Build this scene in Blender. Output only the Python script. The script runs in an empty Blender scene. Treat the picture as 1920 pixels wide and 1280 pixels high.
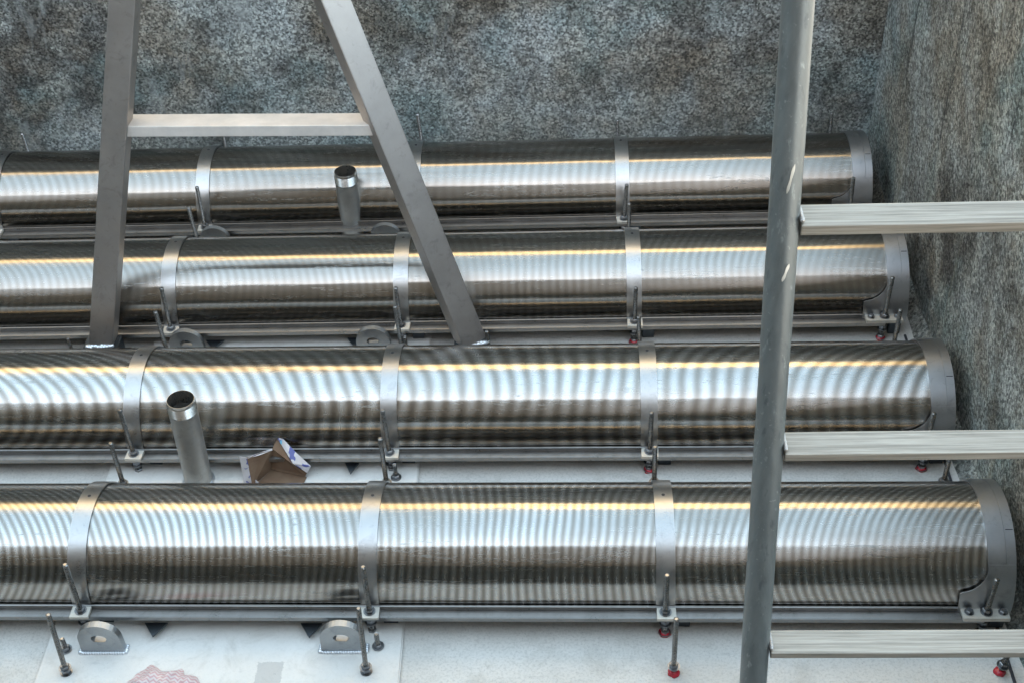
import bpy, bmesh, math, random
from mathutils import Vector, Matrix, noise
random.seed(7)
R_ = math.radians
scene = bpy.context.scene
COL = scene.collection

# ------------------------------------------------------------------ camera
CR, CU, CF = Vector((0.99884, 0.02637, -0.04033)), Vector((0.01416, 0.63941, 0.76873)), Vector((-0.04606, 0.76841, -0.6383))
CP = Vector((1.1828, -2.2921, 2.9421))
FPX = 2488.8
cd = bpy.data.cameras.new('camera'); cam = bpy.data.objects.new('camera', cd); COL.objects.link(cam)
cd.sensor_width = 36; cd.lens = FPX * 36 / 1920; cd.clip_start = .05; cd.clip_end = 2000
CR.normalize(); CF = (CF - CR * CF.dot(CR)).normalized(); CU = CR.cross(CF)
m = Matrix((CR, CU, -CF)).transposed().to_4x4(); m.translation = CP
cam.matrix_world = m
scene.camera = cam

# ------------------------------------------------------------------ sky, sun, exposure
SUN_EL, SUN_AZ = R_(32), R_(184)          # azimuth clockwise from +Y: the sun stands behind the camera
w = bpy.data.worlds.new('World'); scene.world = w; w.use_nodes = True
nt = w.node_tree; bg = nt.nodes['Background']
sky = nt.nodes.new('ShaderNodeTexSky'); sky.sky_type = 'NISHITA'; sky.sun_disc = False
sky.sun_elevation = SUN_EL; sky.sun_rotation = SUN_AZ
sky.altitude = 100; sky.air_density = 1.0; sky.dust_density = 1.2; sky.ozone_density = .6
hs = nt.nodes.new('ShaderNodeHueSaturation'); hs.inputs['Saturation'].default_value = .88; hs.inputs['Hue'].default_value = .472
gm = nt.nodes.new('ShaderNodeGamma'); gm.inputs[1].default_value = .6      # a thin even overcast veil
nt.links.new(sky.outputs[0], gm.inputs[0]); nt.links.new(gm.outputs[0], hs.inputs['Color']); nt.links.new(hs.outputs[0], bg.inputs[0]); bg.inputs[1].default_value = .15
sl = bpy.data.lights.new('sun', 'SUN'); sl.energy = 3.0; sl.angle = R_(.5); sl.color = (1, .86, .66)
so = bpy.data.objects.new('sun', sl); COL.objects.link(so)
sd = Vector((math.sin(SUN_AZ) * math.cos(SUN_EL), math.cos(SUN_AZ) * math.cos(SUN_EL), math.sin(SUN_EL)))
so.rotation_euler = sd.to_track_quat('Z', 'Y').to_euler(); so.location = (0, -6, 9)
vs = scene.view_settings
vs.view_transform = 'Standard'; vs.look = 'None'; vs.gamma = 1; vs.use_curve_mapping = False
vs.exposure = 3.45

# ------------------------------------------------------------------ material helpers
class NT:
    def __init__(s, name):
        s.m = bpy.data.materials.new(name); s.m.use_nodes = True; s.t = s.m.node_tree
        s.b = s.t.nodes['Principled BSDF']
    def n(s, kind, **kw):
        nd = s.t.nodes.new('ShaderNode' + kind)
        for k, v in kw.items(): setattr(nd, k, v)
        return nd
    def put(s, sock, v):
        if isinstance(v, bpy.types.NodeSocket): s.t.links.new(v, sock)
        elif isinstance(v, (tuple, list)) and len(v) == 3 and sock.type == 'RGBA': sock.default_value = (*v, 1)
        else: sock.default_value = v
    def set(s, **kw):
        names = dict(color='Base Color', rough='Roughness', metal='Metallic', normal='Normal', spec='Specular IOR Level', aniso='Anisotropic', tan='Tangent')
        for k, v in kw.items(): s.put(s.b.inputs[names[k]], v)
        return s
    def coord(s, which='Object'): return s.n('TexCoord').outputs[which]
    def map(s, v, scale=(1, 1, 1), rot=(0, 0, 0), loc=(0, 0, 0)):
        m = s.n('Mapping'); s.put(m.inputs[0], v); m.inputs['Scale'].default_value = scale
        m.inputs['Rotation'].default_value = rot; m.inputs['Location'].default_value = loc; return m.outputs[0]
    def noise(s, v, scale, detail=4, rough=.55, dist=0):
        m = s.n('TexNoise'); s.put(m.inputs['Vector'], v); m.inputs['Scale'].default_value = scale
        m.inputs['Detail'].default_value = detail; m.inputs['Roughness'].default_value = rough; m.inputs['Distortion'].default_value = dist
        return m.outputs['Fac']
    def voro(s, v, scale, out='Distance', rnd=1):
        m = s.n('TexVoronoi'); s.put(m.inputs['Vector'], v); m.inputs['Scale'].default_value = scale
        m.inputs['Randomness'].default_value = rnd; return m.outputs[out]
    def ramp(s, f, stops, interp='LINEAR'):
        m = s.n('ValToRGB'); s.put(m.inputs[0], f); cr = m.color_ramp; cr.interpolation = interp
        while len(cr.elements) < len(stops): cr.elements.new(.5)
        for e, (p, c) in zip(cr.elements, stops):
            e.position = p; e.color = (*c, 1) if isinstance(c, (tuple, list)) else (c, c, c, 1)
        return m.outputs[0]
    def mix(s, f, a, b, mode='MIX'):
        m = s.n('Mix', data_type='RGBA', blend_type=mode); s.put(m.inputs[0], f); s.put(m.inputs[6], a); s.put(m.inputs[7], b)
        return m.outputs[2]
    def math(s, op, a, b=0.0, c=None):
        m = s.n('Math', operation=op); s.put(m.inputs[0], a); s.put(m.inputs[1], b)
        if c is not None: s.put(m.inputs[2], c)
        return m.outputs[0]
    def sep(s, v):
        m = s.n('SeparateXYZ'); s.put(m.inputs[0], v); return m.outputs
    def bump(s, h, strength=.3, dist=.01, nrm=None):
        m = s.n('Bump'); s.put(m.inputs['Height'], h); m.inputs['Strength'].default_value = strength
        m.inputs['Distance'].default_value = dist
        if nrm is not None: s.put(m.inputs['Normal'], nrm)
        return m.outputs[0]

def metal(name, col, rough, var=.12, scratch=True, met=1.0, dirt=None):
    t = NT(name); o = t.coord()
    n1 = t.noise(o, 14, 5, .65); n2 = t.noise(t.map(o, (6, 60, 6)), 20, 4, .6)
    c = t.mix(t.ramp(n1, [(.3, 0), (.7, 1)]), tuple(x * (1 - var) for x in col), tuple(min(1, x * (1 + var)) for x in col))
    if name in ('strap_steel', 'collar_steel', 'frame_steel', 'lug_steel', 'pipe_steel', 'flange_steel'): c = t.mix(t.ramp(t.noise(t.map(o, loc=(3, 1, 4)), 26, 6, .75, .8), [(.54, 0), (.66, .38)]), c, tuple(x * .55 for x in col))
    if dirt: c = t.mix(t.ramp(t.noise(o, 9, 6, .7), [(.5, 0), (.66, .8)]), c, dirt)
    r = t.math('ADD', t.math('MULTIPLY', n2, .16 if scratch else .05), t.math('ADD', t.math('MULTIPLY', n1, .14), rough - .14))
    t.set(color=c, rough=r, metal=met, normal=t.bump(t.noise(o, 180, 3, .6), .08, .002))
    return t.m

def screen_metal(name, period, amp, beta, xc, seed, fine=1.0):
    """polished wedge-wire sheet: its optical moire is painted as ring-wise bands in colour and roughness"""
    t = NT(name); uv = t.coord('UV'); s = t.sep(uv); X, A = s[0], s[1]
    v = t.map(uv, (1, 1, 1), loc=(seed, seed * .37, 0))
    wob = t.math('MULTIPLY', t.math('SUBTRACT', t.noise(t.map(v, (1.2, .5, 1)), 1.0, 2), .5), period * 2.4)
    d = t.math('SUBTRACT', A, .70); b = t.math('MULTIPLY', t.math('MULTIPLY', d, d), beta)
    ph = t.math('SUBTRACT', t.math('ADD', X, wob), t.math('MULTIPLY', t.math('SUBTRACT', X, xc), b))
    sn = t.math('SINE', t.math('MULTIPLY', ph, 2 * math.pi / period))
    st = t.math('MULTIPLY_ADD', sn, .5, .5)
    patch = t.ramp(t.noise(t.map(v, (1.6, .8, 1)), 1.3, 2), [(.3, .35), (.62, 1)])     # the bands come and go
    k = t.math('MULTIPLY', t.math('MULTIPLY', t.math('MULTIPLY', st, patch), amp), t.ramp(t.math('MULTIPLY', A, .3183), [(.64, 1), (.76, .15)]))  # painted moire fades over the top, where the reflection looks dark and plain
    wires = t.noise(t.map(v, (1, .02, 1)), 260, 2, .6)                                  # single wires
    wk = t.math('MULTIPLY', t.math('SUBTRACT', wires, .5), .55 * fine)
    smear = t.ramp(t.noise(t.map(v, (2.2, 5, 1)), 1.7, 6, .68, 1.2), [(.55, 0), (.66, 1)])
    scuff = t.ramp(t.noise(t.map(v, (1, 1, 1)), 30, 6, .8), [(.48, 0), (.62, 1)])
    up = t.math('MULTIPLY', t.math('GREATER_THAN', A, 1.62), 1)
    sm = t.math('MULTIPLY', smear, scuff)
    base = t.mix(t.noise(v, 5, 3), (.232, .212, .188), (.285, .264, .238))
    c = t.mix(k, base, (.60, .595, .58))  # moire ripple put into the colour as lighter stripes
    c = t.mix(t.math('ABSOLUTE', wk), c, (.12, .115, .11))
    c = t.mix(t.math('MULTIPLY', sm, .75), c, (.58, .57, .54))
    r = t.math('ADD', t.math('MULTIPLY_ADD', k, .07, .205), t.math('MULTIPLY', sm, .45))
    r = t.math('ADD', r, t.math('MULTIPLY', t.math('ABSOLUTE', wk), .15))
    dent = t.noise(t.map(v, (2.0, 1.1, 1)), 1.6, 2, .4)
    nrm = t.bump(dent, .25, .004)
    tg = t.n('Tangent', direction_type='UV_MAP', uv_map='UVMap')      # wires run round the barrel: highlights spread along it
    t.set(color=c, rough=r, metal=1.0, normal=nrm, aniso=1.0, tan=tg.outputs[0])
    return t.m

M = {}
M['flange'] = metal('flange_steel', (.27, .26, .25), .30)
M['strap'] = metal('strap_steel', (.40, .395, .39), .30, .06)
M['collar'] = metal('collar_steel', (.42, .42, .43), .36, .07)
M['dark'] = metal('dark_steel', (.09, .10, .11), .5)
M['plate'] = metal('plate_steel', (.58, .54, .48), .5, .10, dirt=(.45, .42, .36), met=.6)
M['rod'] = metal('rod_steel', (.27, .265, .26), .26, .2)
M['nut'] = metal('nut_steel', (.24, .24, .245), .30, .2)
M['lug'] = metal('lug_steel', (.38, .39, .40), .42, .15)
M['weld'] = metal('weld_bead', (.72, .74, .77), .45, .1)
M['pipe'] = metal('pipe_steel', (.44, .43, .41), .52, .14)
M['polish'] = metal('polished_steel', (.55, .53, .50), .28, .08)
M['frame'] = metal('frame_steel', (.385, .355, .335), .48, .07)
M['rung'] = metal('rung_steel', (.70, .65, .61), .55, .10, met=.55)

def paint_pole():
    t = NT('worn_green_grey_paint'); o = t.coord()
    sc = t.ramp(t.noise(t.map(o, (3, 3, .8)), 26, 6, .72), [(.60, 0), (.68, 1)])
    sp = t.ramp(t.noise(o, 120, 4, .7), [(.64, 0), (.70, 1)])
    st = t.noise(t.map(o, (60, 60, 1.2)), 1.5, 5, .6)
    c = t.mix(st, (.088, .094, .092), (.175, .182, .174))
    c = t.mix(t.math('MULTIPLY', sc, .45), c, (.34, .36, .34)); c = t.mix(t.math('MULTIPLY', sp, .35), c, (.42, .42, .40)); c = t.mix(t.ramp(t.noise(t.map(o, (2, 2, .5)), 40, 4, .6), [(.6, 0), (.7, .5)]), c, (.05, .055, .06))
    t.set(color=c, rough=t.math('MULTIPLY_ADD', st, .25, .28), metal=.35, normal=t.bump(t.noise(o, 160, 3), .15, .002)); return t.m
M['pole'] = paint_pole()

def grain(name, a, b, rough=.6, met=.2):
    t = NT(name); o = t.coord()
    g = t.noise(t.map(o, (1.2, 60, 30)), 4.5, 6, .7, .3); g2 = t.noise(t.map(o, (3, 20, 20)), 2.5, 4)
    c = t.mix(t.ramp(g, [(.34, 0), (.62, 1)]), b, a); c = t.mix(t.ramp(g2, [(.55, 0), (.8, .5)]), c, tuple(x * .6 for x in a))
    t.set(color=c, rough=rough, metal=met, normal=t.bump(g, .3, .002)); return t.m
M['tread'] = grain('ribbed_tread', (.42, .37, .31), (.21, .18, .145))

def aggregate(name, kind):
    t = NT(name); o = t.coord(); 
    big = t.noise(o, 1.7, 5, .62, .4); mid = t.noise(o, 6.5, 5, .65); fine = t.noise(o, 62 if kind == 'back' else 85, 4, .75); tiny = t.noise(o, 170, 2, .6)
    hue = t.noise(t.map(o, loc=(5, 2, 9)), 2.4, 4, .6)
    stone = t.voro(o, 95, 'Color'); sv = t.sep(stone)[0]
    base = t.mix(t.ramp(big, [(.42, 0), (.55, 1)]), (.046, .043, .040), (.170, .182, .182))
    base = t.mix(t.ramp(t.noise(t.map(o, loc=(8, 3, 5)), 1.15, 3, .5, .8), [(.46, 0), (.60, .75)]), base, (.235, .255, .262))
    base = t.mix(t.ramp(hue, [(.46, .0), (.58, .65)]), base, (.120, .100, .075))
    base = t.mix(t.ramp(t.noise(t.map(o, loc=(1, 7, 3)), 3.1, 4), [(.50, 0), (.64, .6)]), base, (.095, .135, .140))
    base = t.mix(t.ramp(mid, [(.50, .0), (.66, .6)]), base, (.225, .23, .215))
    base = t.mix(t.ramp(t.noise(t.map(o, loc=(4, 1, 6)), 4.3, 5, .65), [(.52, 0), (.62, .62)]), base, (.046, .042, .036))
    K = .76 if kind == 'back' else .72
    vc = t.n('TexVoronoi'); t.put(vc.inputs['Vector'], t.mix(.0035, o, t.n('TexNoise').outputs['Color'], 'ADD')); vc.inputs['Scale'].default_value = 135 if kind == 'back' else 110
    g1 = t.sep(vc.outputs['Color'])[1]; f = t.ramp(fine, [(.36, 0), (.64, 1)])
    g = t.math('ADD', t.math('MULTIPLY', g1, .6), t.math('MULTIPLY', f, .4))
    lum = t.ramp(g, [(.20, .5 - .45 * K), (.46, .5 - .16 * K), (.68, .5 + .16 * K), (.86, .5 + .5 * K)])
    c = t.mix(1.0, t.mix(1.0, base, lum, 'MULTIPLY'), (3.9, 3.85, 3.75) if kind == 'back' else (3.8, 3.65, 3.4), 'MULTIPLY')
    c = t.mix(t.math('MULTIPLY', t.ramp(tiny, [(.58, 0), (.68, 1)]), .22), c, (.40, .41, .38))
    if kind == 'front': c = t.mix(.75, c, (.030, .022, .015))
    if kind == 'right':
        s1 = t.noise(t.map(o, (1, 2.2, .7), rot=(R_(12), 0, 0)), 1.6, 6, .68, .5)
        c = t.mix(t.ramp(s1, [(.52, 0), (.66, .50)]), c, t.mix(f, (.040, .030, .022), (.20, .16, .115)))
        s2 = t.noise(t.map(o, (1, 9, .5), loc=(0, 3.3, 0)), 1.3, 4, .6, .5)
        c = t.mix(t.ramp(s2, [(.60, 0), (.72, .4)]), c, (.33, .29, .20))
        s3 = t.noise(t.map(o, (1, 14, .35), loc=(0, .3, 1)), 1.0, 4, .6, .4)
        c = t.mix(t.ramp(s3, [(.63, 0), (.70, .7)]), c, (.018, .02, .024))
    else:
        s1 = t.noise(t.map(o, (4.5, 1, 1.4), rot=(0, R_(28), 0)), 2.1, 5, .6, .7)
        c = t.mix(t.ramp(s1, [(.60, 0), (.72, .5)]), c, (.42, .45, .45))
        s2 = t.noise(t.map(o, (1.2, 1, 3.2)), 2.2, 5, .6, .7)
        c = t.mix(t.ramp(s2, [(.58, 0), (.70, .45)]), c, (.03, .03, .033))
    if kind != 'front':
        pale = t.math('MULTIPLY', t.ramp(t.sep(o)[2], [(0.0, 1), (.5, 0)]), t.ramp(mid, [(.3, .1), (.6, 1)]))   # lime bloom above the floor
        lo = t.math('MULTIPLY', pale, .40 if kind == 'back' else .16)
        c = t.mix(lo, c, t.mix(f, (.12, .15, .14), (.36, .41, .39)))
    h = t.math('ADD', t.math('MULTIPLY', fine, 1), t.math('MULTIPLY', tiny, .4))
    t.set(color=c, rough=.9, spec=.25, normal=t.bump(h, .9, .014)); return t.m
M['wall_back'] = aggregate('aggregate_back', 'back'); M['wall_right'] = aggregate('aggregate_right', 'right'); M['wall_front'] = aggregate('aggregate_front', 'front')

def ochre():
    t = NT('ochre_render'); o = t.coord(); n = t.noise(o, 8, 5, .6)
    pt = t.ramp(t.noise(t.map(o, (1, 1, 2.5), loc=(3, 0, 0)), 1.3, 5, .65), [(.40, 0), (.58, 1)])
    t.set(color=t.mix(pt, t.mix(n, (.34, .26, .15), (.44, .34, .20)), t.mix(n, (.58, .46, .26), (.70, .58, .38))), rough=.85, normal=t.bump(n, .3, .01)); return t.m
M['coping'] = ochre()

def beige():
    t = NT('beige_render'); o = t.coord(); n = t.noise(t.map(o, (1, 1, 5)), 1.4, 5, .6)
    t.set(color=t.mix(n, (.085, .060, .042), (.165, .128, .095)), rough=.85); return t.m
M['render_beige'] = beige()

def concrete(name, a, b, speck=.5, stain=False):
    t = NT(name); o = t.coord(); n = t.noise(o, 3.2, 6, .65); f = t.noise(o, 130, 4, .8); g = t.noise(o, 24, 5, .7)
    c = t.mix(t.ramp(n, [(.3, 0), (.7, 1)]), a, b)
    c = t.mix(t.math('MULTIPLY', t.ramp(f, [(.36, 1), (.52, 0)]), speck), c, tuple(x * .62 for x in a))
    c = t.mix(t.ramp(g, [(.60, 0), (.74, .28)]), c, tuple(x * .55 for x in a))
    d1 = t.ramp(t.noise(t.map(o, loc=(2, 5, 0)), 7, 6, .72, .6), [(.52, 0), (.70, .42)]); d2 = t.ramp(t.noise(t.map(o, (1, 3, 1), rot=(0, 0, .5)), 11, 5, .7), [(.60, 0), (.72, .3)])
    c = t.mix(d1, c, tuple(x * y for x, y in zip(a, (.62, .60, .56)))); c = t.mix(d2, c, (.30, .29, .28))
    ch = t.ramp(t.noise(t.map(o, (2, 1, 1)), 48, 3, .5, 2), [(.74, 0), (.765, .75)])
    c = t.mix(ch, c, (.10, .10, .11))
    if stain:
        p = t.sep(o); dx = t.math('ABSOLUTE', t.math('SUBTRACT', p[0], .355)); dy = t.math('ABSOLUTE', t.math('SUBTRACT', p[1], -.155))
        mk = t.math('MULTIPLY', t.math('LESS_THAN', t.math('ADD', dx, t.math('MULTIPLY', f, .02)), .045), t.math('LESS_THAN', t.math('ADD', dy, t.math('MULTIPLY', f, .02)), .06))
        c = t.mix(t.math('MULTIPLY', mk, .4), c, (.25, .25, .25))
    t.set(color=c, rough=.72, spec=.35, normal=t.bump(t.math('ADD', f, t.math('MULTIPLY', g, .6)), .3, .004)); return t.m
M['floor'] = concrete('pale_concrete', (.50, .475, .440), (.63, .60, .56))
M['slab'] = concrete('off_white_plate', (.58, .555, .52), (.67, .645, .61), .12, True)
M['joint'] = metal('joint_black', (.03, .03, .035), .6, met=0)
M['wet'] = concrete('grout', (.34, .37, .38), (.45, .48, .49), .4)

def red():
    t = NT('red_resin'); n = t.noise(t.coord(), 60, 3)
    t.set(color=t.mix(n, (.30, .01, .02), (.50, .03, .05)), rough=.25); return t.m
M['red'] = red()
def board():
    t = NT('brown_cardboard'); o = t.coord(); n = t.noise(t.map(o, (3, 3, 40)), 6, 4); k = t.noise(o, 18, 4)
    t.set(color=t.mix(t.ramp(k, [(.3, 0), (.7, 1)]), t.mix(n, (.095, .050, .028), (.135, .076, .044)), (.17, .108, .066)), rough=.85); return t.m
M['board'] = board()
def printed():
    t = NT('printed_cardboard'); o = t.coord(); n = t.noise(o, 30, 3, .5, .8); k = t.noise(t.map(o, loc=(3, 1, 2)), 22, 2)
    c = t.mix(t.ramp(n, [(.54, 0), (.57, 1)]), t.mix(k, (.58, .57, .60), (.36, .30, .27)), (.07, .08, .25))
    c = t.mix(t.ramp(k, [(.66, 0), (.68, 1)]), c, (.10, .36, .50)); t.set(color=c, rough=.45); return t.m
M['print'] = printed()
def bagm():
    t = NT('red_white_plastic'); o = t.coord(); p = t.sep(o)
    zz = t.math('PINGPONG', t.math('MULTIPLY', p[0], 1), .009)
    ph = t.math('MULTIPLY', t.math('ADD', t.math('ADD', p[1], t.math('MULTIPLY', zz, .8)), t.math('MULTIPLY', t.noise(o, 18, 2), .01)), 2 * math.pi / .011)
    s = t.ramp(t.math('MULTIPLY_ADD', t.math('SINE', ph), .5, .5), [(.35, 0), (.65, 1)])
    t.set(color=t.mix(s, (.50, .31, .31), (.56, .49, .48)), rough=.4); return t.m
M['bag'] = bagm()

SM = {4: screen_metal('screen_moire_bold', .0235, .9, .085, 1.02, 3.1),
      3: screen_metal('screen_moire_broad', .047, .9, .13, 1.10, 11.7),
      2: screen_metal('screen_moire_fine', .028, .26, .10, 1.20, 5.9, .35),
      1: screen_metal('screen_moire_soft', .036, .20, .10, .9, 8.3, .2)}

# ------------------------------------------------------------------ mesh helpers
def link(name, bm, mats, parent=None, smooth=False, angle=None):
    me = bpy.data.meshes.new(name)
    bmesh.ops.recalc_face_normals(bm, faces=bm.faces)
    bm.to_mesh(me); bm.free()
    for x in (mats if isinstance(mats, list) else [mats]): me.materials.append(M[x] if isinstance(x, str) else x)
    if smooth:
        me.polygons.foreach_set('use_smooth', [True] * len(me.polygons))
        if angle is not None: me.set_sharp_from_angle(angle=R_(angle))
    o = bpy.data.objects.new(name, me); COL.objects.link(o); o.parent = parent
    return o
def tag(o, label=None, cat=None, group=None, kind=None):
    for k, v in (('label', label), ('category', cat), ('group', group), ('kind', kind)):
        if v: o[k] = v
    return o
def empty(name, loc=(0, 0, 0), rz=0):
    o = bpy.data.objects.new(name, None); o.location = loc; o.rotation_euler = (0, 0, rz); o.empty_display_size = .1
    COL.objects.link(o); return o
def box(bm, c, s, bev=.0, rot=None, mat=0):
    r = bmesh.ops.create_cube(bm, size=1)
    vs_ = r['verts']; bmesh.ops.scale(bm, vec=s, verts=vs_)
    if bev:
        es = list({e for v in vs_ for e in v.link_edges})
        g = bmesh.ops.bevel(bm, geom=es, offset=bev, segments=2, affect='EDGES', profile=.6)
        vs_ = list({v for f in g['faces'] for v in f.verts} | {v for v in vs_ if v.is_valid})
    if rot is not None: bmesh.ops.rotate(bm, verts=vs_, cent=(0, 0, 0), matrix=rot)
    bmesh.ops.translate(bm, vec=c, verts=vs_)
    if mat:
        for f in {f for v in vs_ for f in v.link_faces}: f.material_index = mat
    return vs_
def lathe(bm, prof, n=20, o=(0, 0, 0), axis=None, cap=True, rot0=0):
    """rings of (r, z) around Z, optionally turned onto an axis"""
    q = Vector((0, 0, 1)).rotation_difference(Vector(axis).normalized()).to_matrix() if axis is not None else Matrix.Identity(3)
    rings = []
    for r, z in prof:
        rings.append([bm.verts.new(q @ Vector((r * math.cos(rot0 + 2 * math.pi * k / n), r * math.sin(rot0 + 2 * math.pi * k / n), z)) + Vector(o)) for k in range(n)])
    for a, b in zip(rings, rings[1:]):
        for k in range(n): bm.faces.new((a[k], a[(k + 1) % n], b[(k + 1) % n], b[k]))
    if cap: bm.faces.new(rings[0][::-1]); bm.faces.new(rings[-1])
def prism(bm, pts, off):
    """closed slab from a planar outline and a thickness vector"""
    off = Vector(off); a = [bm.verts.new(p) for p in pts]; b = [bm.verts.new(Vector(p) + off) for p in pts]
    bm.faces.new(a[::-1]); bm.faces.new(b); n = len(a)
    for k in range(n): bm.faces.new((a[k], a[(k + 1) % n], b[(k + 1) % n], b[k]))
def bar(bm, p, q, sx, sy, xdir, bev=.003):
    """rectangular tube from p to q; sx along xdir"""
    p, q = Vector(p), Vector(q); z = (q - p).normalized(); x = Vector(xdir); x = (x - z * x.dot(z)).normalized(); y = z.cross(x)
    box(bm, (p + q) / 2, (sx, sy, (q - p).length), bev, Matrix((x, y, z)).transposed())

# ------------------------------------------------------------------ setting
def sheet(name, x0, x1, y0, y1, z, mat, n=1):
    bm = bmesh.new(); vsx = [bm.verts.new(p) for p in ((x0, y0, z), (x1, y0, z), (x1, y1, z), (x0, y1, z))]; bm.faces.new(vsx)
    return link(name, bm, mat)
XW, YW = 2.385, 2.40
HB, HF, YF, XL = 2.5, 6.0, -3.4, -3.6
tag(sheet('floor', -60, 60, -60, 60, 0, 'floor'), kind='structure')
# grout line at the foot of the right wall
def wall(name, c, s, mat, label, top=None):
    root = empty(name, (c[0], c[1], 0)); tag(root, label, 'wall')
    bm = bmesh.new(); box(bm, (0, 0, c[2]), s); link('wall_face', bm, mat, root)
    if top:
        bm = bmesh.new(); box(bm, (0, 0, c[2] + s[2] / 2 + top[0] / 2 + .001), (s[0] + top[1], s[1] + top[1], top[0]), .01); link('coping', bm, 'coping', root)
    return root
wall('back_wall', (-.6, YW + .15, HB / 2), (7, .3, HB), 'wall_back', 'dark speckled concrete wall behind the farthest screen', (1.0, -.02))
wall('side_wall', (XW + .15, -.5, .73), (.3, 5.8 - .01, 1.46), 'wall_right', 'brown-streaked speckled concrete wall at the right-hand ends of the screens')
sw = bpy.data.objects['side_wall']
bm = bmesh.new(); prof = []
N = 120
for j in range(N + 1):
    y = -3.3 + 5.68 * j / N; wv = .042 + .016 * noise.noise(Vector((y * 5, 0, 0))) + .008 * noise.noise(Vector((y * 21, 3, 0))); hz = .05 + .02 * noise.noise(Vector((y * 4, 7, 0)))
    prof.append([bm.verts.new(p) for p in ((XW - wv, y, -.002), (XW - wv * .55, y, hz * .35), (XW + .002, y, hz), (XW + .002, y, -.002))])
for a_, b_ in zip(prof, prof[1:]):
    for k in range(4): bm.faces.new((a_[k], a_[(k + 1) % 4], b_[(k + 1) % 4], b_[k]))
bm.faces.new(prof[0]); bm.faces.new(prof[-1][::-1])
fl = link('mortar_fillet', bm, 'wall_right', sw, True, 50); fl.location = -sw.location
ow = wall('opposite_wall', (-.6, YF - .15, 1.0), (7, .3, 2.0), 'wall_front', 'tall two-tone wall behind the camera, reflected in the screens')
bm = bmesh.new(); box(bm, (0, 0, 2.002 + (HF - 2.002) / 2), (6.99, .36, HF - 2.002), .01); link('upper_face', bm, 'render_beige', ow)
wall('far_side_wall', (XL - .15, -.5, 1.5), (.3, 5.8 - .01, 3.0), 'wall_right', 'concrete wall out of frame at the left-hand ends of the screens')

# base plate with welded lugs
slab = empty('base_plate', (0, 0, 0)); tag(slab, 'off-white steel base plate lying on the floor under the screens, carrying the lifting lugs', 'base plate')
bm = bmesh.new(); prism(bm, [(-.275, -.62, .0), (.715, -.62, .0), (.672, 2.33, .0), (-.30, 2.33, .0)], (0, 0, .012))
bmesh.ops.bevel(bm, geom=list(bm.edges), offset=.004, segments=2, affect='EDGES'); o = link('plate', bm, 'slab', slab)
def lug(x, y, s=1.0, hole=.019):
    bm = bmesh.new(); w2, h0, th = .058 * s, .055, .020
    out = [(-w2 - .002, 0), (w2 + .002, 0)] + [(w2 * math.cos(a), h0 + w2 * .98 * math.sin(a)) for a in [math.pi * k / 18 for k in range(19)]]
    # plate with a hole: ring bridge between outline and hole
    n = len(out); cz = .058
    def hp(k):
        p = out[k]; a = math.atan2(p[1] - cz, p[0]); return (hole * 1.15 * math.cos(a), cz + hole * .85 * math.sin(a))
    fr = [bm.verts.new((p[0], -th / 2, p[1])) for p in out]; bk = [bm.verts.new((p[0], th / 2, p[1])) for p in out]
    # extra samples along the base
    fh = [bm.verts.new((hp(k)[0], -th / 2, hp(k)[1])) for k in range(n)]; bh = [bm.verts.new((hp(k)[0], th / 2, hp(k)[1])) for k in range(n)]
    for k in range(n):
        j = (k + 1) % n
        bm.faces.new((fr[k], fr[j], fh[j], fh[k])); bm.faces.new((bk[k], bk[j], bh[j], bh[k]))
        bm.faces.new((fr[k], fr[j], bk[j], bk[k])); bm.faces.new((fh[k], fh[j], bh[j], bh[k]))
    o = link('lifting_lug', bm, 'lug', slab); o.location = (x, y, .012)
    bm = bmesh.new()
    for k in range(17):
        u = -w2 + .002 + (2 * w2 - .004) * k / 16
        bmesh.ops.create_icosphere(bm, subdivisions=2, radius=.0052 + .001 * random.random(), matrix=Matrix.Translation((u, -th / 2 - .003, .002)))
    for sx in (-1, 1):
        for k in range(4): bmesh.ops.create_icosphere(bm, subdivisions=2, radius=.006 + .002 * random.random(), matrix=Matrix.Translation((sx * (w2 + .005), -th / 2 + th * k / 3, .002)))
    link('weld_bead', bm, 'weld', o, True)
for x, y in ((-.114, -.062), (.548, -.062), (-.146, 1.186), (.500, 1.186), (-.170, 1.80), (.482, 1.80)): lug(x, y)

# black joint strip beside the right wall
bm = bmesh.new(); box(bm, (2.318, -.2, .003), (.007, 2.9, .006)); tag(link('joint_strip', bm, 'joint'), 'thin black joint strip in the floor beside the right wall', 'joint strip')

# ------------------------------------------------------------------ the four half-round screens
RAD, ZC, OFF = .1986, .0768, .0208
ROWY = {4: 0.0, 3: .6241, 2: 1.2399, 1: 1.8540}
ROWA = {4: -.0095, 3: -.0079, 2: .0014, 1: .0036}
ROWH = {4: 0, 3: -.010, 2: -.001, 1: 0}
XEND = {4: 2.339, 3: 2.326, 2: 2.314, 1: 2.303}
STR = {4: {-2: -1.80, -1: -.99, 0: -.183, 1: .618, 2: 1.421, 3: 2.263}, 3: {-2: -1.82, -1: -1.0, 0: -.189, 1: .613, 2: 1.410, 3: 2.240},
       2: {-2: -1.84, -1: -1.02, 0: -.209, 1: .596, 2: 1.392, 3: 2.231}, 1: {-2: -1.85, -1: -1.03, 0: -.216, 1: .590, 2: 1.376, 3: 2.222}}
XLEFT = -2.5
def cyl(r, ph, h): return (OFF + RAD - r * math.cos(ph), ZC + h + r * math.sin(ph))
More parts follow.
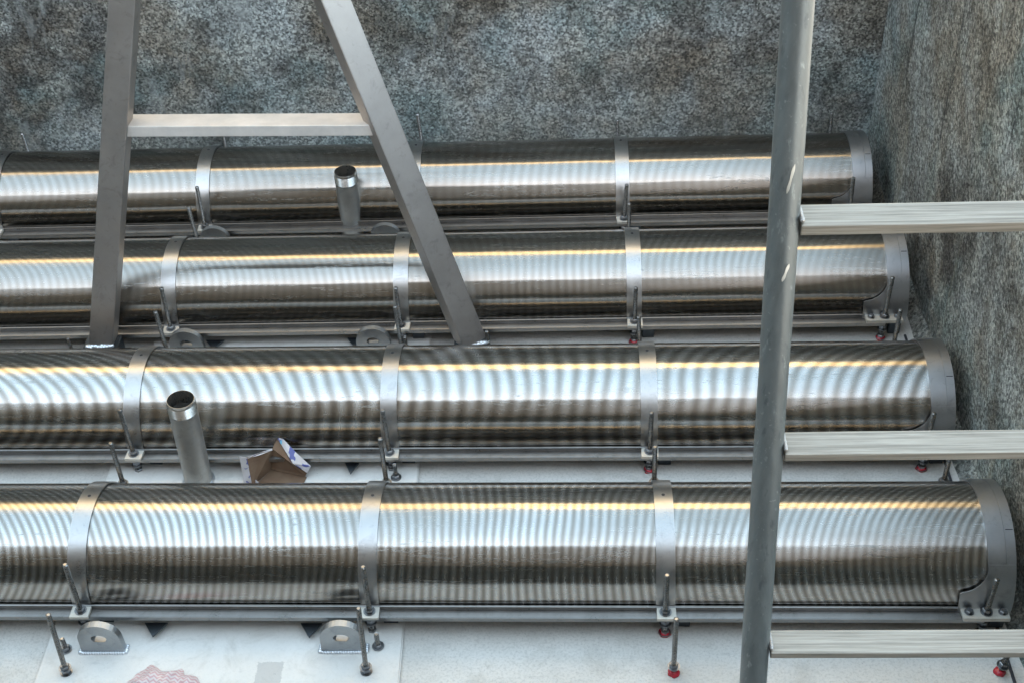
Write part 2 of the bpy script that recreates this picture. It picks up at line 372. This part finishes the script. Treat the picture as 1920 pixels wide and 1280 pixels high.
def arc_strip(bm, x0, x1, r0, r1, h, p0=0.0, p1=math.pi, n=72, xf=None):
    """a curved band of thickness r1-r0; xf(phi) may shape its left edge"""
    rings = []
    for k in range(n + 1):
        ph = p0 + (p1 - p0) * k / n; xa = xf(ph) if xf else x0
        (ya, za), (yb, zb) = cyl(r0, ph, h), cyl(r1, ph, h)
        rings.append([bm.verts.new(p) for p in ((xa, ya, za), (x1, ya, za), (x1, yb, zb), (xa, yb, zb))])
    for a, b in zip(rings, rings[1:]):
        for k in range(4): bm.faces.new((a[k], a[(k + 1) % 4], b[(k + 1) % 4], b[k]))
    bm.faces.new(rings[0]); bm.faces.new(rings[-1][::-1])
ROWNAME = {4: 'nearest', 3: 'second', 2: 'third', 1: 'farthest'}
SCLAB = {4: 'half-round polished steel screen nearest the camera, with the boldest vertical ripples',
         3: 'second half-round steel screen from the front, the torn carton lying before it',
         2: 'third half-round steel screen from the front, with the frame legs rising before it',
         1: 'farthest half-round steel screen, lying against the speckled back wall'}
def hexnut(bm, x, y, z, r=.0125, h=.012, rot=0.0):
    lathe(bm, [(r * .88, z), (r, z + h * .12), (r, z + h * .88), (r * .88, z + h)], 6, (x, y, 0), rot0=rot)
def build_screen(i):
    h = ROWH[i]; root = empty('wire_screen', (0, ROWY[i] - 1.2 * ROWA[i], 0), ROWA[i])
    tag(root, SCLAB[i], 'screen', 'half-round wire screens lying in parallel')
    xe = XEND[i]
    # wire shell with uv = (metres along, angle)
    bm = bmesh.new(); uvl = bm.loops.layers.uv.new('UVMap'); n, nx = 144, 24
    grid = []
    for k in range(n + 1):
        ph = math.pi * k / n; row = []
        for j in range(nx + 1):
            x = XLEFT + (xe - .03 - XLEFT) * j / nx; y, z = cyl(RAD, ph, h); row.append((bm.verts.new((x, y, z)), x, ph))
        grid.append(row)
    for k in range(n):
        for j in range(nx):
            q = (grid[k][j], grid[k][j + 1], grid[k + 1][j + 1], grid[k + 1][j]); f = bm.faces.new([v[0] for v in q])
            for lp, v in zip(f.loops, q): lp[uvl].uv = (v[1], v[2])
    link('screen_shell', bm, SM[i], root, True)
    # closing discs at both ends
    for xx in (XLEFT + .012, xe - .012):
        bm = bmesh.new(); prism(bm, [(xx, *cyl(RAD - .002, math.pi * k / 48, h)) for k in range(49)], (.006, 0, 0))
        link('end_disc', bm, 'collar', root)
    # flanges (front, rear): horizontal leaf plus a rounded outer lip
    L = xe - .075 - XLEFT; xm = (XLEFT + xe - .075) / 2
    for sgn, yb in ((1, 0.0), (-1, .4388)):
        bm = bmesh.new()
        box(bm, (xm, yb + sgn * .003, ZC + h + .0015), (L, .034, .006), .0015)
        box(bm, (xm, yb + sgn * .0145, ZC + h + .011), (L - .002, .008, .013), .002)
        box(bm, (xm, yb + sgn * -.0155, ZC + h - .0035), (L - .004, .003, .015), .001)
        link('flange', bm, 'flange', root)
    # straps
    for k, xs in STR[i].items():
        if k == 3: continue
        bm = bmesh.new(); arc_strip(bm, xs - .0255, xs + .0255, RAD + .0015, RAD + .0055, h, R_(3), R_(177))
        st = link('strap', bm, 'strap', root, True, 40)
        bm = bmesh.new()
        for ph in (R_(99), ):
            y, z = cyl(RAD + .0052, ph, h); lathe(bm, [(.0048, 0), (.0048, .0012)], 14, (xs, y, z), axis=(0, -math.cos(ph), math.sin(ph)))
        link('hole', bm, 'joint', st)
        for s_ in (0, 1):
            yb = -.004 if s_ == 0 else .4388 + .004
            bm = bmesh.new()
            box(bm, (xs + .002, yb, ZC + h + .0105), (.052, .046, .010), .0015, Matrix.Rotation(R_(random.uniform(-5, 5)), 3, 'Z'))
            link('clamp_plate', bm, 'plate', root)
    # right end collar: inner band, outer band, lip
    for (x0, x1, sgn) in ((xe - .073, xe, 1), (XLEFT, XLEFT + .073, -1)):
        bm = bmesh.new(); xa, xb = (x0, x1 - .026) if sgn > 0 else (x0 + .026, x1)
        arc_strip(bm, xa, xb, RAD + .001, RAD + .006, h, R_(1), R_(179)); c = link('end_collar', bm, 'collar', root, True, 40)
        bm = bmesh.new(); xa, xb = (x1 - .0255, x1) if sgn > 0 else (x0, x0 + .0255)
        arc_strip(bm, xa, xb, RAD - .004, RAD + .0075, h, R_(1), R_(179)); link('rim', bm, 'collar', c, True, 40)
        bm = bmesh.new(); y, z = cyl(RAD + .0076, R_(66), h)
        box(bm, (xe - .0125 if sgn > 0 else XLEFT + .0125, y, z), (.019, .0022, .0012), 0, Matrix.Rotation(R_(66), 3, 'X')); link('seam', bm, 'joint', c)
    # gusset with a hollow-cut corner at the right front end
    xs = STR[i][3]; xg = xs - .068
    def edge(ph):
        t = min(1, max(0, (ph - R_(19)) / R_(21)))
        return xg + (xe - .072 - xg) * math.sqrt(max(0, 1 - (1 - t) * (1 - t)))
    bm = bmesh.new(); arc_strip(bm, 0, xe - .004, RAD + .0082, RAD + .0125, h, R_(-4), R_(40), 40, edge); link('end_gusset', bm, 'collar', root, True, 40)
    bm = bmesh.new(); box(bm, (xs, -.005, ZC + h + .0135), (.122, .046, .012), .0015, Matrix.Rotation(R_(-6), 3, 'X')); ep = link('end_plate', bm, 'plate', root)
    for sx in (-.042, .046):
        bm = bmesh.new(); lathe(bm, [(.012, 0), (.012, .002), (.0125, .0025)], 20, (xs + sx, -.005, ZC + h + .0195)); hexnut(bm, xs + sx, -.005, ZC + h + .022, .0095, .008, .3)
        link('bolt', bm, 'nut', ep)
    # pointed dark tabs below the front flange
    tabs = {4: ((.018, .033), (.452, .030)), 3: ((-.01, .02), (.490, .022)), 2: ((-.063, .032), (.430, .030)), 1: ((.03, .03), (.45, .03))}[i]
    for (tx, hw) in tabs:
        bm = bmesh.new(); prism(bm, [(tx - hw, .0, .030), (tx, -.047, .030), (tx + hw, .0, .030)], (0, 0, .006)); link('foot_tab', bm, 'dark', root)
    # feet carrying the flanges
    for k, xs_ in STR[i].items():
        for yy in (.030, .409):
            bm = bmesh.new(); box(bm, (xs_ + .05, yy, (ZC + h - .002) / 2), (.04, .02, ZC + h - .002), .002); link('foot', bm, 'dark', root)
for i in (4, 3, 2, 1): build_screen(i)

# ------------------------------------------------------------------ threaded rods, nuts, resin
def rod_thing(base, top, label, group, nuts=(), redcap=False, washer=True, name='threaded_rod', r=.0074):
    b, t = Vector(base), Vector(top); L = (t - b).length; root = empty(name, b); tag(root, label, 'threaded rod' if name == 'threaded_rod' else 'anchor bolt', group)
    pit = .0042; n = int(L / pit); prof = [(r * .8, 0)]
    for k in range(n): prof += [(r * .86, .002 + k * pit), (r, .002 + (k + .5) * pit)]
    prof += [(r * .86, L - .002), (r * .6, L)]
    bm = bmesh.new(); lathe(bm, prof, 14, axis=(t - b)); link('shaft', bm, 'rod', root)
    d = (t - b).normalized()
    for z in nuts:
        bm = bmesh.new(); rt = random.uniform(0, 1)
        c = d * z
        lathe(bm, [(.0165, z), (.0165, z + .0022)], 22); hexnut(bm, 0, 0, z + .0023, .0122, .0115, rt)
        q = Vector((0, 0, 1)).rotation_difference(d).to_matrix(); bmesh.ops.rotate(bm, verts=bm.verts, cent=(0, 0, 0), matrix=q); link('nut', bm, 'nut', root)
    if redcap:
        bm = bmesh.new(); bmesh.ops.create_icosphere(bm, subdivisions=3, radius=.0155)
        for v in bm.verts:
            v.co *= 1 + .28 * noise.noise(v.co * 90 + b * 5); v.co.z = max(v.co.z * .75, -.004)
        o = link('resin_collar', bm, 'red', root, True); o.location = (0, .0, .004)
    return root
def rowy(i, x): return ROWY[i] + (x - 1.2) * ROWA[i]
KN = {-1: 'leftmost strap', 0: 'left strap', 1: 'middle strap', 2: 'right strap', 3: 'end collar'}
RN = {4: 'nearest screen', 3: 'second screen from the front', 2: 'third screen from the front', 1: 'farthest screen'}
FT = {4: {0: (-.175, .284), 1: (.622, .276), 2: (1.419, .244), 3: (2.270, .230)}, 3: {0: (-.191, .269), 1: (.609, .261), 2: (1.413, .244), 3: (2.243, .235)},
      2: {0: (-.203, .269), 1: (.590, .255), 2: (1.394, .239), 3: (2.238, .262)}, 1: {0: (-.210, .275), 1: (.592, .26), 2: (1.388, .245), 3: (2.216, .253)}}
for i in FT:
    for k, (tx, tz) in FT[i].items():
        bx = STR[i][k]; y = rowy(i, bx) - .004
        rod_thing((bx, y, 0), (tx, y, tz), 'front threaded rod at the %s of the %s' % (KN[k], RN[i]),
                  'rods through the front clamp plates', (ZC + ROWH[i] + (.0158 if k < 3 else .0205), ZC + ROWH[i] - .030, .006), k >= 2)
RR = {5: {0: (-.200, -.184, .256), 1: (.617, .626, .276), 2: (1.436, 1.435, .227), 3: (2.288, 2.296, .075)},
      4: {0: (-.186, -.184, .264), 1: (.618, .618, .280), 2: (1.418, 1.415, .240), 3: (2.262, 2.262, .22)},
      3: {0: (-.190, -.197, .262), 1: (.610, .602, .275), 2: (1.408, 1.397, .222), 3: (2.236, 2.239, .239)},
      2: {0: (-.205, -.216, .270), 1: (.596, .596, .26), 2: (1.392, 1.392, .25)},
      1: {-1: (-1.03, -1.036, .238), 0: (-.216, -.216, .25), 1: (.590, .577, .284), 2: (1.376, 1.371, .235), 3: (2.222, 2.214, .245)}}
for i in RR:
    for k, (bx, tx, tz) in RR[i].items():
        if i == 5:
            y = -.136
            lab = {0: 'free-standing threaded rod on the base plate left of the left-hand lifting lug', 1: 'free-standing threaded rod at the base plate\'s right edge, in front of the nearest screen',
                   2: 'free-standing threaded rod in a red resin collar on bare concrete before the nearest screen', 3: 'short threaded rod with red resin at the bottom right corner, under the ladder'}[k]
            rod_thing((bx, y, .0), (tx, y, tz), lab, 'free rods in front of the nearest screen', (.012, .03) if k < 2 else (.030,), k >= 2, r=.0070)
        else:
            y = rowy(i, bx) + .4388 + .040
            rod_thing((bx, y, 0), (tx, y, tz), 'rear threaded rod behind the %s of the %s' % (KN[k], RN[i]), 'rods behind the screens', (ZC + ROWH[i] + .016, .01), k >= 2 and i != 1)
# short anchors
for (x, y, hgt, lab) in ((-.221, -.062, .062, 'short anchor bolt beside the front left lifting lug'), (.641, -.055, .066, 'short anchor bolt just right of the front right lifting lug'),
                         (.630, .585, .070, 'short anchor bolt behind the nearest screen by its middle strap'), (.607, 1.200, .070, 'short anchor bolt by the lug between the second and third screens'),
                         (-.545, 1.165, .115, 'short anchor stud left of the left frame leg'), (.892, 1.165, .120, 'short anchor stud right of the slanting frame leg')):
    rod_thing((x, y, .010 if -.27 < x < .7 else 0), (x, y, hgt), lab, 'short anchor bolts', (.004,), False, name='anchor_bolt', r=.0068)

# ------------------------------------------------------------------ pipe stubs
def pipe(x, y, ztop, lab, lean=0.0):
    root = empty('pipe_stub', (x, y, .0)); tag(root, lab, 'pipe', 'open pipe stubs rising between the screens'); root.rotation_euler = (0, lean, 0)
    ro, ri = .0425, .0385; zt = ztop - .048
    bm = bmesh.new(); lathe(bm, [(ri, .012), (ro, .012), (ro, zt), (ri, zt), (ri, .012)], 48, cap=False); link('pipe_body', bm, 'pipe', root, True, 40)
    prof = [(ri, zt + .0005)]
    for k in range(9): prof += [(ro - .0012, zt + .001 + .0045 * k), (ro + .0006, zt + .001 + .0045 * (k + .5))]
    prof += [(ro - .0014, ztop - .003), (ro - .002, ztop), (ri + .0008, ztop), (ri, ztop - .004), (ri, zt + .0005)]
    bm = bmesh.new(); lathe(bm, prof, 48, cap=False); link('threaded_end', bm, 'polish', root, True, 60)
    bm = bmesh.new(); lathe(bm, [(.045, .012), (.050, .0135), (.0425, .019)], 40, cap=False); link('weld_bead', bm, 'weld', root, True)
pipe(.012, .582, .352, 'open steel pipe stub with polished threaded end beside the torn carton', R_(1.8))
pipe(.341, 1.893, .300, 'short open pipe stub standing before the farthest screen', R_(.5))

# ------------------------------------------------------------------ steel A-frame
fr = empty('support_frame', (.2, 1.165, 0)); tag(fr, 'brown-grey welded steel frame of two converging square legs and one cross rung', 'frame')
def onf(x, z, dy=0): return Vector((x - .2, .2 * z + dy, z))
pd = Vector((0, .2, 1)).normalized()
def legx(k, z): return (-.433 + .243 * (z - .062)) if k == 0 else (.838 - .315 * (z - .055))
ZT = 2.35
lgs = []
for k, ang in ((0, 2), (1, 31)):
    bm = bmesh.new(); bar(bm, onf(legx(k, .066), (.084, .066)[k]), onf(legx(k, ZT), ZT), (.080, .088)[k], .078, (math.cos(R_(ang)), math.sin(R_(ang)), 0), .004); lgs.append(link('leg', bm, 'frame', fr))
bm = bmesh.new(); bar(bm, onf(-.220, .826, .024), onf(.590, .812, .024), .036, .098, (0, .12, 1), .003); link('rung', bm, 'rung', fr)
bm = bmesh.new(); box(bm, onf((legx(0, ZT) + legx(1, ZT)) / 2, ZT + .012), (.30, .16, .02), .003); link('top_plate', bm, 'frame', fr)
for k in (0, 1):
    x = legx(k, .055)
    bm = bmesh.new(); box(bm, onf(x, (.042, .033)[k], -.004), (.12, .085, (.084, .066)[k]), .003); link('foot_block', bm, 'dark', lgs[k])
    bm = bmesh.new()
    for j in range(26):
        u = -.043 + .086 * j / 25; a_ = R_((2, 31)[k]) * .9
        bmesh.ops.create_icosphere(bm, subdivisions=2, radius=.006 + .003 * random.random(), matrix=Matrix.Translation(onf(x + u * math.cos(a_) + .5 * .074 * math.sin(a_), (.090, .072)[k] + .003 * random.random(), -.040 * math.cos(a_) + u * math.sin(a_) + random.uniform(-.003, .003))))
    link('weld_bead', bm, 'weld', lgs[k], True)

# ------------------------------------------------------------------ ladder at the right
ld = empty('ladder', (1.43, -1.44, 0)); tag(ld, 'leaning ladder with dark worn grey-green round stile and pale ribbed treads', 'ladder')
DL = Vector((.0177, .316, 1.0))
def onl(x, z): return Vector((x + .0177 * z - .0, .316 * z, z))
LB = 1.446 - 1.43 - .0177 * 1.255; 
def stile(x):
    bm = bmesh.new(); a, b = Vector((x, -1.075 + 1.44 - .316 * 1.255, 0)), Vector((x + .0177 * 3.6, -1.075 + 1.44 + .316 * (3.6 - 1.255), 3.6))
    n = 60; d = (b - a).normalized(); lathe(bm, [(.0205 + .0003 * math.sin(k * 1.7), (b - a).length * k / n) for k in range(n + 1)], 24, a, axis=d)
    o = link('stile', bm, 'pole', ld, True, 50)
    bm = bmesh.new(); lathe(bm, [(.026, 0), (.026, .03), (.022, .034)], 24, a - d * .001, axis=d); link('foot_cap', bm, 'dark', o)
stile(LB); stile(LB + .43)
def chip(z, ang, ln, wd):
    c0 = Vector((LB + .0177 * z, -1.075 + 1.44 + .316 * (z - 1.255), z)); d = DL.normalized(); ex = Vector((1, 0, 0)); ex = (ex - d * ex.dot(d)).normalized(); ey = d.cross(ex)
    bm = bmesh.new(); rings = []
    for j in range(9):
        u = j / 8 * 2 - 1; hw = wd * math.sqrt(max(.02, 1 - u * u)) * (.8 + .25 * math.sin(j * 1.1 + .5)); row = []
        for q in (-1, -.33, .33, 1):
            a = ang + (q * hw + u * .004) / .021; row.append(bm.verts.new(c0 + d * (u * ln) + (ex * math.cos(a) + ey * math.sin(a)) * .0212))
        rings.append(row)
    for p, q in zip(rings, rings[1:]):
        for k in range(3): bm.faces.new((p[k], p[k + 1], q[k + 1], q[k]))
    link('paint_chip', bm, 'plate', ld, True)
chip(2.005, R_(-84), .019, .0026); chip(1.885, R_(-80), .012, .0028)
for k in range(1, 12):
    z = 1.953 + (k - 6) * .313 - .003
    y = -1.075 + 1.44 + .316 * (z - 1.255); x0 = LB + .0177 * z
    bm = bmesh.new(); box(bm, (x0 + .215, y + .002, z - .005), (.388, .037, .019), .002, Matrix.Rotation(R_(16), 3, 'X'))
    rg_ = link('rung', bm, 'tread', ld)
    bm = bmesh.new()
    for j in range(10): bmesh.ops.create_icosphere(bm, subdivisions=2, radius=.0028 + .0012 * random.random(), matrix=Matrix.Translation((x0 + .0215, y - .014 + .03 * j / 9, z + .0055)))
    link('weld_bead', bm, 'frame', rg_, True)

# ------------------------------------------------------------------ torn carton
def ray(px, py): return CF + CR * ((px - 960) / FPX) - CU * ((py - 640) / FPX)
def atz(px, py, z):
    d = ray(px, py); return CP + d * ((z - CP.z) / d.z)
ct = empty('carton', (.2, .56, .012)); tag(ct, 'torn open brown cardboard carton with blue and white print, behind the nearest screen', 'box')
def panel(name, pts, mats, th=.0025):
    P = [atz(*p) - Vector((.2, .56, .012)) for p in pts]
    nn = Vector()
    for k in range(len(P)): nn += (P[k] - P[0]).cross(P[(k + 1) % len(P)] - P[0])
    nn.normalize()
    if nn.dot(CP - Vector((.2, .56, .012))) > 0: nn = -nn     # the first face is the one seen from the camera side
    bm = bmesh.new(); a = [bm.verts.new(p) for p in P]; b = [bm.verts.new(p + nn * th) for p in P]; n = len(P)
    bm.faces.new(a); f = bm.faces.new(b[::-1]); f.material_index = len(mats) - 1
    for k in range(n): q = bm.faces.new((a[k], b[k], b[(k + 1) % n], a[(k + 1) % n])); q.material_index = 0
    return link(name, bm, mats, ct)
panel('bottom', [(474, 912, .016), (508, 880, .016), (575, 893, .016), (560, 925, .016)], ['board'])
panel('side', [(463, 857, .10), (487, 849, .105), (510, 841, .10), (508, 880, .018), (474, 911, .018)], ['board', 'print'])
panel('side', [(510, 841, .10), (520, 820, .115), (549, 871, .07), (575, 886, .03), (572, 893, .018), (508, 880, .018)], ['board', 'board'])
panel('flap', [(449, 855, .095), (462, 858, .10), (472, 892, .045), (487, 907, .02), (457, 903, .02)], ['print', 'board'])
panel('flap', [(519, 819, .117), (531, 822, .118), (556, 848, .09), (583, 873, .055), (576, 886, .034), (549, 868, .075)], ['print', 'board'])
panel('flap', [(463, 856, .101), (486, 848, .107), (510, 840, .101), (511, 843, .098), (488, 852, .104), (464, 859, .097)], ['print'])

# crumpled chequered bag
bm = bmesh.new(); N = 26; g = []
for a in range(N + 1):
    row = []
    for b in range(N + 1):
        u, v = a / N * 2 - 1, b / N * 2 - 1
        rad = max(abs(u), abs(v)); ang = math.atan2(v, u)
        rr = rad * (1 + .18 * math.sin(3 * ang + .6) + .10 * math.sin(7 * ang) + .05 * math.sin(13 * ang + 1))
        x, y = .085 * math.cos(ang) * rr, .070 * math.sin(ang) * rr
        z = .014 + (1 - rad ** 3) * (.020 + .020 * noise.noise(Vector((x * 28, y * 28, .3)))) + .007 * abs(noise.noise(Vector((x * 70, y * 70, 2))))
        row.append(bm.verts.new((x, y, z)))
    g.append(row)
for a in range(N):
    for b in range(N): bm.faces.new((g[a][b], g[a + 1][b], g[a + 1][b + 1], g[a][b + 1]))
bg_ = link('plastic_bag', bm, 'bag', None, True); bg_.location = (.072, -.192, 0)
tag(bg_, 'crumpled red and white striped plastic bag on the base plate', 'bag')
